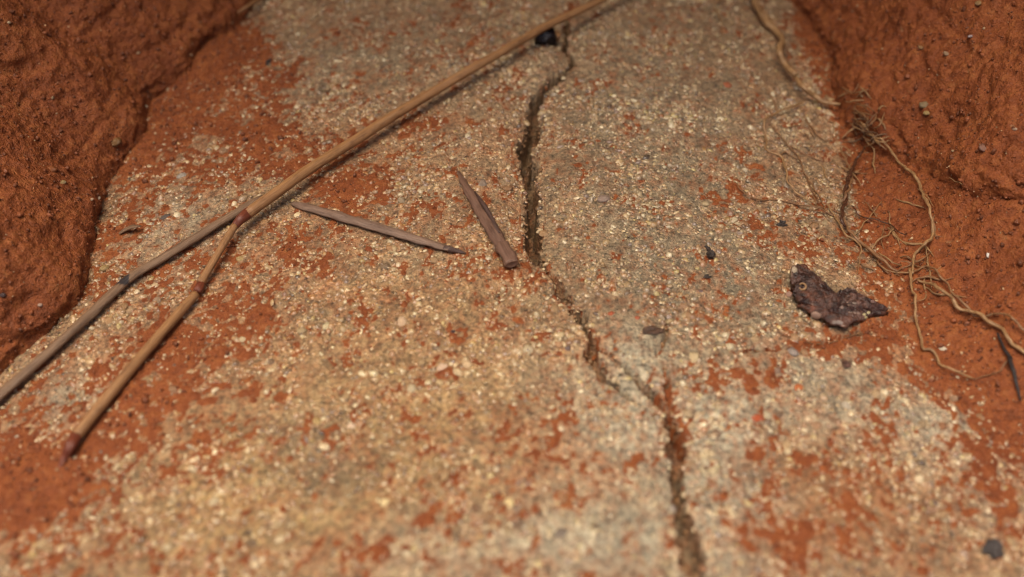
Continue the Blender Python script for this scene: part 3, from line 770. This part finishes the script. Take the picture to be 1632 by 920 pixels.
root('brown root arching over the clay above the thick tan root', [(1452, 432, .5), (1472, 424, .7), (1488, 428, .8), (1503, 445, .7), (1525, 470, .6), (1540, 488, .5), (1560, 503, .5), (1600, 502, .6), (1618, 512, .6), (1645, 540, .5)], [(0, .3), (.3, .34), (.7, .38), (1, .35)], M_ROOT2, .3, 90, .0006, 9.0)
root('bundle of tan root running along the foot of the clay slope', [(1345, 335, .6), (1352, 362, .6), (1372, 385, .7), (1392, 402, .7), (1415, 420, .5), (1432, 432, .4)], [(0, .3), (.4, .55), (.7, .62), (1, .3)], M_ROOT2, .4, 70, .0006, 10.0)
root('pale root joining the tan bundle to the root crossing', [(1400, 402, .6), (1414, 412, .7), (1425, 420, .6), (1438, 420, .2)], [(0, .22), (.5, .30), (1, .2)], M_ROOT, .35, 36, .0004, 11.0)
root('short pale root hooking down towards the bark fragment', [(1318, 322, .3), (1335, 350, .5), (1348, 372, .5), (1362, 382, .5), (1370, 395, .4), (1370, 420, .2), (1368, 436, 0)], [(0, .28), (.4, .34), (1, .18)], M_ROOT, .3, 60, .0004, 12.0)
root('dark hair-thin root crossing the hollow in the clay', [(1358, 328, .3), (1372, 342, .5), (1395, 350, .6), (1418, 358, .6), (1432, 368, .5), (1445, 375, .2)], [(0, .2), (.5, .22), (1, .18)], M_WET, .3, 50, .0004, 13.0)
root('fine knotted root climbing from the tan bundle to the dark hair-thin root', [(1388, 398, .4), (1400, 382, .6), (1412, 374, .7), (1425, 363, .6)], [(0, .2), (.5, .28), (1, .18)], M_ROOT, .3, 40, .0006, 14.0)
root('fine pale root running level just above the bark fragment', [(1395, 415, .2), (1410, 430, .4), (1430, 431, .5), (1452, 432, .6)], [(0, .15), (.5, .25), (1, .3)], M_ROOT, .25, 40, .0004, 15.0)
root('faint brown rootlet along the concrete beneath the bark fragment', [(1238, 526, .1), (1255, 536, .1), (1290, 545, .1), (1330, 545, .1), (1375, 530, .1)], [(0, .16), (.5, .24), (1, .14)], M_ROOT2, .12, 50, .0004, 16.0)
root('stiff thin rootlet standing off the clay below the looping root', [(1462, 300, .3), (1480, 312, .5), (1488, 330, .3)], [(0, .12), (.5, .18), (1, .12)], M_ROOT, .2, 26, .0004, 17.0)
root('small pale rootlet curl poking from the bulging bank', [(1512, 282, .2), (1524, 288, .7), (1534, 292, .4)], [(0, .12), (.5, .22), (1, .12)], M_ROOT, .2, 24, .0003, 18.0)
root('faint pale rootlet at the top edge of the concrete', [(1158, -8, .4), (1140, 8, .5), (1148, 25, .3), (1152, 55, .2)], [(0, .3), (.5, .34), (1, .2)], M_ROOT, .3, 40, .0005, 19.0)
root('thin brown rootlet straying over the clay towards the black fibre', [(1606, 572, .2), (1595, 588, .2), (1575, 596, .2), (1550, 604, .1)], [(0, .2), (.5, .2), (1, .12)], M_ROOT2, .2, 40, .0004, 20.0)
wet = thing('wet_root', 'dark glistening wet root hanging between the tuft and the tan bundle', 'root', hit(1350, 300)[0], 'roots trailing from the clay bank')
root('', [(1378, 235, .8), (1366, 255, 1.2), (1356, 275, 1.5), (1350, 300, 1.5), (1346, 322, 1.2), (1343, 345, .8), (1348, 362, .4)], [(0, .35), (.4, .75), (.75, .7), (1, .4)], M_WET, .6, 70, .0007, 23.0, wet, 'strand')
root('', [(1342, 236, .6), (1350, 262, 1.0), (1357, 282, 1.6), (1350, 305, 1.6), (1343, 330, 1.0), (1342, 350, .6)], [(0, .3), (.5, .42), (1, .35)], M_ROOT2, .6, 60, .0008, 24.0, wet, 'strand')
root('', [(1340, 232, .5), (1352, 238, .8), (1358, 252, .6)], [(0, .15), (.5, .24), (1, .15)], M_ROOT, .6, 30, .0005, 25.0, wet, 'strand')

tuft = thing('rootlet_tuft', 'matted tuft of fine pale rootlets at the foot of the bulging bank', 'root', hit(1385, 205)[0])
for k in range(34):
    cx = random.gauss(1384, 13); cy = random.gauss(205, 22)
    a = random.uniform(-1.1, 1.1) + (0 if random.random() < .6 else 1.6); ln = random.uniform(10, 26)
    pts = [(cx - math.cos(a) * ln, cy + math.sin(a) * ln * .8, random.uniform(0, .6)), (cx + random.gauss(0, 4), cy + random.gauss(0, 4), random.uniform(.5, 1.8)), (cx + math.cos(a) * ln, cy - math.sin(a) * ln * .8 + random.gauss(0, 5), random.uniform(0, 1.0))]
    root('', pts, [(0, .08), (.5, random.uniform(.14, .24)), (1, .07)], random.choice([M_ROOT, M_ROOT, M_ROOT2, M_STRAW2]), .15, 22, .0007, 30.0 + k, tuft, 'strand', 6)
tangle = thing('rootlet_tangle', 'fine hair-like rootlets straying over the foot of the clay below the tuft', 'root', hit(1350, 340)[0])
for k in range(30):
    u_ = random.random(); cx = 1250 + 260 * u_ + random.gauss(0, 25); cy = 230 + 240 * u_ + random.gauss(0, 40) - 40 * math.sin(u_ * 3)
    a_ = random.gauss(-0.75, .7); ln = random.uniform(14, 42)
    pts = [(cx + math.cos(a_) * ln * q_ + random.gauss(0, 4), cy - math.sin(a_) * ln * q_ + random.gauss(0, 4), random.uniform(-.05, .35)) for q_ in (-1, -.4, .3, 1)]
    root('', pts, [(0, .06), (.5, random.uniform(.13, .26)), (1, .05)], random.choice([M_ROOT, M_ROOT2, M_ROOT2]), .1, 26, .0006, 130.0 + k, tangle, 'strand', 6)
tf2 = thing('rootlet_tuft', 'small upper tuft of pale rootlets poking from the clay bank', 'root', hit(1378, 145)[0])
for pts in ([(1362, 150, .2), (1374, 144, .8), (1386, 142, .3)], [(1370, 138, .3), (1380, 148, .7), (1388, 154, .2)], [(1365, 155, .2), (1372, 148, .5), (1378, 138, .2)], [(1336, 158, .1), (1342, 150, .5), (1352, 145, .2)]):
    root('', pts, [(0, .08), (.5, .2), (1, .07)], M_ROOT, .2, 20, .0005, 70 + pts[0][0], tf2, 'strand', 6)

bf = lay([(1590, 530, .3), (1596, 545, .6), (1606, 562, .5), (1611, 572, .4)], .3 * MM, 24, .0003, 3)
bt = thing('black_fibre', 'thin black bent fibre standing on the clay beside the thick tan root', 'fibre', bf[0])
tube_obj('upper_length', bf, lerp_r([(0, .16), (.5, .22), (1, .3)], 24), M_BLACK, bt, bf[0], sides=8, rough=.1)
bf2 = lay([(1610, 570, .5), (1616, 592, .6), (1621, 615, .6), (1628, 640, .2)], .3 * MM, 24, .0003, 4)
tube_obj('lower_length', bf2, lerp_r([(0, .34), (.4, .28), (1, .14)], 24), M_BLACK, bt, bf[0], sides=8, rough=.1)
q = lay([(380, 20, .5), (396, 10, 1.0), (420, -6, 1.5), (450, -22, 2)], .4 * MM, 24, .0003, 5)
tag(tube_obj('twig_tip', q, lerp_r([(0, .25), (.4, .5), (1, .7)], 24), M_STRAW, None, q[0], sides=8, rough=.1), 'pale twig tip poking out at the top of the tall clay bank', 'twig')

# ------------------------------------------------------------------ bark fragment, dark lump, specks, chips
M_BARK = mat_tint('purple_brown_bark', 0.12, 0.5, 0.7, 0.9, 1900, 0.0006)
M_LUMP = mat_tint('black_resin', 0.08, 0.4, 0.4, 0.6, 1700, 0.0005, info=True)
M_SPECK = mat_tint('charred_speck', 0.4, 0.75, 0.6, 0.9, 1900, 0.0006, info=True)
M_FLAKE = mat_tint('pale_flake', 0.35, 0.65, 0.35, 0.6, 1800, 0.0004, info=True)

def slab_from_outline(name, outline, thick, hfun, colfun, mat, parent=None, lift=0.002):
    """a crumpled plate with the outline (photo px) and real thickness, resting on the surface below it"""
    O_ = np.array(outline, float)
    cen = O_.mean(0); base, _ = hit(*cen)
    W = np.array([at(px, py, float(base_low(base[0], base[1])) + lift) for px, py in outline])[:, :2]
    W = np.vstack([W, W[:1]]); Lw = np.concatenate([[0], np.cumsum(np.linalg.norm(np.diff(W, axis=0), axis=1))])
    W = np.stack([np.interp(np.linspace(0, Lw[-1], 91)[:-1], Lw, W[:, k_]) for k_ in (0, 1)], -1)
    c2 = W.mean(0); n = len(W); rings = 13
    V = []; 
    for r in range(rings):
        f = 1 - r / (rings - 1) * 0.985
        V.append(c2 + (W - c2) * f)
    V = np.array(V)                                     # rings, n, 2
    jag = 1 + 0.06 * perlin(W[:, 0] / .0012, W[:, 1] / .0012, 1.5) + 0.06 * perlin(W[:, 0] / .0006, W[:, 1] / .0006, 1.5)
    V = c2 + (V - c2) * jag[None, :, None]
    f = 1 - np.arange(rings) / (rings - 1) * 0.985
    gz_ = base_low(V[..., 0], V[..., 1])
    topz = gz_ + hfun(V[..., 0], V[..., 1], f[:, None])
    botz = topz - thick * 0.8
    top = np.concatenate([V, topz[..., None]], -1); bot = np.concatenate([V, botz[..., None]], -1)[::-1]
    A = np.concatenate([bot, top], 0)
    m = A.shape[0]
    i = np.arange(m * n).reshape(m, n); j = np.roll(i, -1, 1)
    Fq = np.stack([i[:-1], j[:-1], j[1:], i[1:]], -1).reshape(-1, 4)
    co = A.reshape(-1, 3)
    org = np.array([c2[0], c2[1], float(base_low(c2[0], c2[1]))]) if parent is None else np.array(parent.location)
    fr = np.repeat(np.concatenate([f[::-1], f]), n)
    me = fast_mesh(name, co - org, Fq, True, colfun(co, fr))
    o = link(name, me, parent, mat)
    if parent is None: o.location = org
    return o

bk = thing('bark_fragment', 'dark purplish bark fragment with a pale ring and pale edges, lying by the roots', 'bark', on_base(1325, 480))
def bark_col(co, fr):
    n = fbm(co[:, 0], co[:, 1], co[:, 2], 0.0028, 3, 0.6, seed=13)
    a = np.array([0.028, 0.011, 0.008]); b_ = np.array([0.080, 0.036, 0.024]); c_ = np.array([0.10, 0.034, 0.018])
    k = smooth(-.2, .6, n)[:, None]; col = a * (1 - k) + b_ * k
    k2 = smooth(.25, .6, fbm(co[:, 0], co[:, 1], co[:, 2], 0.004, 2, 0.6, seed=23))[:, None]
    col = col * (1 - k2) + c_ * k2
    rim = (smooth(0.90, 1.0, fr) * smooth(0.0, .5, fbm(co[:, 0], co[:, 1], 0 * co[:, 0], 0.003, 2, 0.6, seed=33)))[:, None]
    return col * (1 - rim) + np.array([.30, .19, .14]) * rim
def bark_h(lift, tx, ty, seed):
    def h(x, y, f):
        p = on_base(1330, 475)
        return lift + tx * (x - p[0]) + ty * (y - p[1]) + 0.0006 * fbm(x * .6, y * 1.6, 0.0, 0.0050, 3, .65, ridge=True, seed=seed) + 0.0002 * fbm(x, y * 2, 0.0, 0.0011, 2, .7, seed=seed + 4) - 0.0004 * f ** 6
    return h
dk = lambda k: (lambda co, fr: bark_col(co, fr) * k)
slab_from_outline('plate', [(1263, 431), (1280, 428), (1300, 440), (1318, 458), (1338, 466), (1346, 456), (1366, 456), (1374, 470), (1394, 480), (1420, 490), (1396, 496), (1380, 500), (1350, 500), (1320, 498), (1290, 492), (1268, 484), (1263, 462), (1258, 446)], .0011,
                  bark_h(.0010, -.02, .06, 28.0), lambda co, fr: bark_col(co, fr), M_BARK, bk, .0012)
slab_from_outline('flake', [(1268, 474), (1290, 482), (1310, 486), (1335, 488), (1365, 492), (1384, 497), (1376, 505), (1362, 514), (1345, 525), (1330, 523), (1316, 518), (1306, 508), (1290, 502), (1274, 494)], .0006, bark_h(.0008, 0, -.02, 3.0), dk(1.35), M_BARK, bk, .0008)
slab_from_outline('flake', [(1262, 429), (1272, 424), (1284, 428), (1297, 436), (1308, 448), (1318, 458), (1326, 474), (1330, 488), (1312, 490), (1292, 485), (1272, 480), (1263, 470), (1266, 458), (1258, 446)], .0007, bark_h(.0014, -.03, .10, 8.0), dk(.85), M_BARK, bk, .0020)
slab_from_outline('flake', [(1312, 462), (1326, 466), (1338, 468), (1344, 478), (1340, 492), (1318, 492), (1308, 480)], .0007, bark_h(.0015, .02, .05, 12.0), dk(1.1), M_BARK, bk, .0016)
slab_from_outline('flake', [(1346, 474), (1366, 468), (1382, 474), (1398, 483), (1418, 490), (1402, 495), (1384, 494), (1366, 498), (1348, 492)], .0006, bark_h(.0012, -.04, .03, 18.0), dk(1.4), M_BARK, bk, .0012)
def flake(px, py, d, colr, parent, flat=.35, name='pale_flake'):
    h, nr = hit(px, py); s = scale_at(h)
    o = link(name, STONES[random.randrange(9)].copy(), parent); o.data.materials.clear(); o.data.materials.append(M_FLAKE)
    o.location = h + nr * d * s * .1 - (np.array(parent.location) if parent else 0); o.scale = (d * s / 2, d * s / 2, d * s / 2 * flat)
    o.rotation_euler = Vector(nr).to_track_quat('Z', 'Y').to_euler(); o.color = (*colr, 1)
    return o
bpy.context.view_layer.update(); DG = bpy.context.evaluated_depsgraph_get()
for (px, py, d, c) in [(1301, 502, 20, (.42, .27, .20)), (1283, 496, 14, (.36, .24, .17)), (1266, 431, 13, (.46, .36, .25)), (1257, 448, 9, (.40, .32, .20)), (1377, 502, 7, (.5, .42, .22)), (1384, 499, 7, (.52, .44, .24)), (1380, 506, 6, (.46, .38, .2)),
                       (1341, 491, 8, (.30, .2, .16)), (1361, 484, 8, (.34, .27, .22)), (1338, 515, 13, (.30, .24, .21)), (1330, 514, 9, (.26, .2, .17)), (1258, 470, 12, (.34, .20, .15)), (1390, 481, 8, (.22, .13, .11))]:
    flake(px, py, d, c, bk)
# the pale ring
h, nr = hit(1279, 457); s = scale_at(h)
ang = np.linspace(0, 2 * np.pi * .88, 26)
ax1 = np.cross(nr, [0, 1, 0]); ax1 /= np.linalg.norm(ax1); ax2 = np.cross(nr, ax1)
ringP = h + nr * s * 1.5 + (np.cos(ang)[:, None] * ax1 + np.sin(ang)[:, None] * ax2) * s * 5.0
ro = tube_obj('pale_ring', ringP, lerp_r([(0, .10), (.4, .2), (1, .12)], 26), M_ROOT, bk, np.array(bk.location), sides=8)

def lump(name, px, py, wpx, hpx, colr, label, cat, mat=M_LUMP, seed=1.0, sink=.25, rotz=0.0, group=None):
    h, nr = hit(px, py + hpx * .3); s = scale_at(h)
    v = IV * (1 + (0.80 if mat is M_LUMP else 0.85) * fbm(IV[:, 0] + seed * 7, IV[:, 1], IV[:, 2], 0.55 if mat is M_LUMP else 0.8, 3, .65, seed=seed))[:, None]
    v = v * np.array([wpx * s / 2, max(hpx, wpx * .6) * s / 2, min(wpx, hpx) * s / 2])
    c, sn = math.cos(rotz), math.sin(rotz)
    v = v @ np.array([[c, sn, 0], [-sn, c, 0], [0, 0, 1]])
    o = link(name, fast_mesh(name, v, IF, mat is M_LUMP), None, mat)
    o.location = at(px, py, h[2] + min(wpx, hpx) * s / 2 * (1 - sink * 2))
    o.color = (*colr, 1)
    if label: tag(o, label, cat, group)
    return o
bl = lump('resin_lump', 869, 58, 32, 26, (.010, .008, .010), 'shiny black lump tucked under the upper length of the long straw', 'lump', seed=2.0, sink=.05)
fl = lay([(880, 48, 1.2), (888, 52, 1.8), (891, 58, 1.6), (889, 66, .6)], .3 * MM, 20, .0002, 6)
tag(tube_obj('curled_flake', fl, lerp_r([(0, .2), (.5, .45), (1, .25)], 20), M_STRAW, None, fl[0], sides=8, flat=.5, rough=.2), 'small tan curled flake against the shiny black lump', 'flake')
G = 'dark specks scattered on the concrete'
lump('charred_speck', 1132, 408, 14, 14, (.030, .020, .015), 'black notched speck on bare concrete, biggest of those between crack and roots', 'speck', mat=M_SPECK, seed=3.0, group=G)
lump('charred_speck', 1128, 396, 7, 14, (.032, .02, .015), 'thin black splinter touching the top of the notched speck', 'speck', mat=M_SPECK, seed=3.6, group=G, rotz=.4)
lump('charred_speck', 1247, 357, 15, 9, (.028, .018, .014), 'flat black speck just below the dark thin rootlet', 'speck', mat=M_SPECK, seed=4.0, group=G)
lump('charred_speck', 429, 100, 9, 16, (.033, .024, .018), 'dark speck beside the red clay high on the concrete above the long straw', 'speck', mat=M_SPECK, seed=5.0, group=G, rotz=-.5)
lump('charred_speck', 1040, 527, 30, 7, (.07, .035, .02), 'brown sliver lying level on the concrete between the crack and the bark fragment', 'sliver', mat=M_SPECK, seed=6.0, group=G)
lump('charred_speck', 1127, 441, 13, 4, (.032, .022, .017), 'tiny black sliver a little below the notched speck', 'sliver', mat=M_SPECK, seed=7.0, group=G)
lump('charred_speck', 1581, 876, 40, 22, (.04, .030, .026), 'blurred blackish lump in the lower corner beside pale concrete', 'lump', mat=M_SPECK, seed=8.0, group=G, sink=.35)
lump('charred_speck', 1348, 580, 16, 12, (.09, .04, .025), 'small dark brown speck below the bark fragment', 'speck', mat=M_SPECK, seed=9.0, group=G)
# stones and chips in the banks
def bank_stone(px, py, d, colr, bnk, name='pebble', flat=.8):
    h, nr = hit(px, py); s = scale_at(h)
    o = stone(name, h + nr * d * s * .02, d * s, (colr[0] * .85, colr[1] * .72, colr[2] * .58), bnk, None, flat)
    return o
for (px, py, d, c) in [(1474, 168, 22, (.24, .20, .13)), (1478, 180, 15, (.34, .27, .12)), (1568, 236, 20, (.24, .14, .12)), (1546, 58, 9, (.40, .38, .46)), (1560, 5, 14, (.28, .19, .09)), (1508, 86, 12, (.32, .24, .17)), (1618, 206, 10, (.42, .34, .28)), (1468, 76, 12, (.28, .18, .09))]:
    bank_stone(px, py, d, c, right_bank)
for (px, py, d, c) in [(157, 316, 8, (.6, .55, .48)), (146, 318, 8, (.45, .36, .28)), (101, 291, 11, (.32, .25, .13)), (185, 226, 24, (.20, .12, .05)), (14, 36, 8, (.5, .44, .32)), (4, 470, 14, (.07, .05, .06)), (64, 486, 9, (.42, .33, .30)), (233, 170, 7, (.5, .45, .36)), (82, 270, 20, (.26, .10, .04)), (220, 84, 8, (.4, .3, .2))]:
    bank_stone(px, py, d, c, left_bank)
q = lay([(190, 372, .2), (205, 364, .9), (218, 361, .9), (227, 361, .3)], .3 * MM, 20, .0002, 8)
tag(tube_obj('bark_chip', q, lerp_r([(0, .3), (.5, .62), (1, .1)], 20), M_STRAW2, None, q[0], sides=8, flat=.45, rough=.2), 'small tan pointed chip stuck in the tall clay bank', 'chip')
lump('white_chip', 1575, 406, 5, 14, (.62, .58, .52), 'tiny white chip on the clay slope between the roots and the bulging bank', 'chip', M_FLAKE, seed=12.0, rotz=-.5)
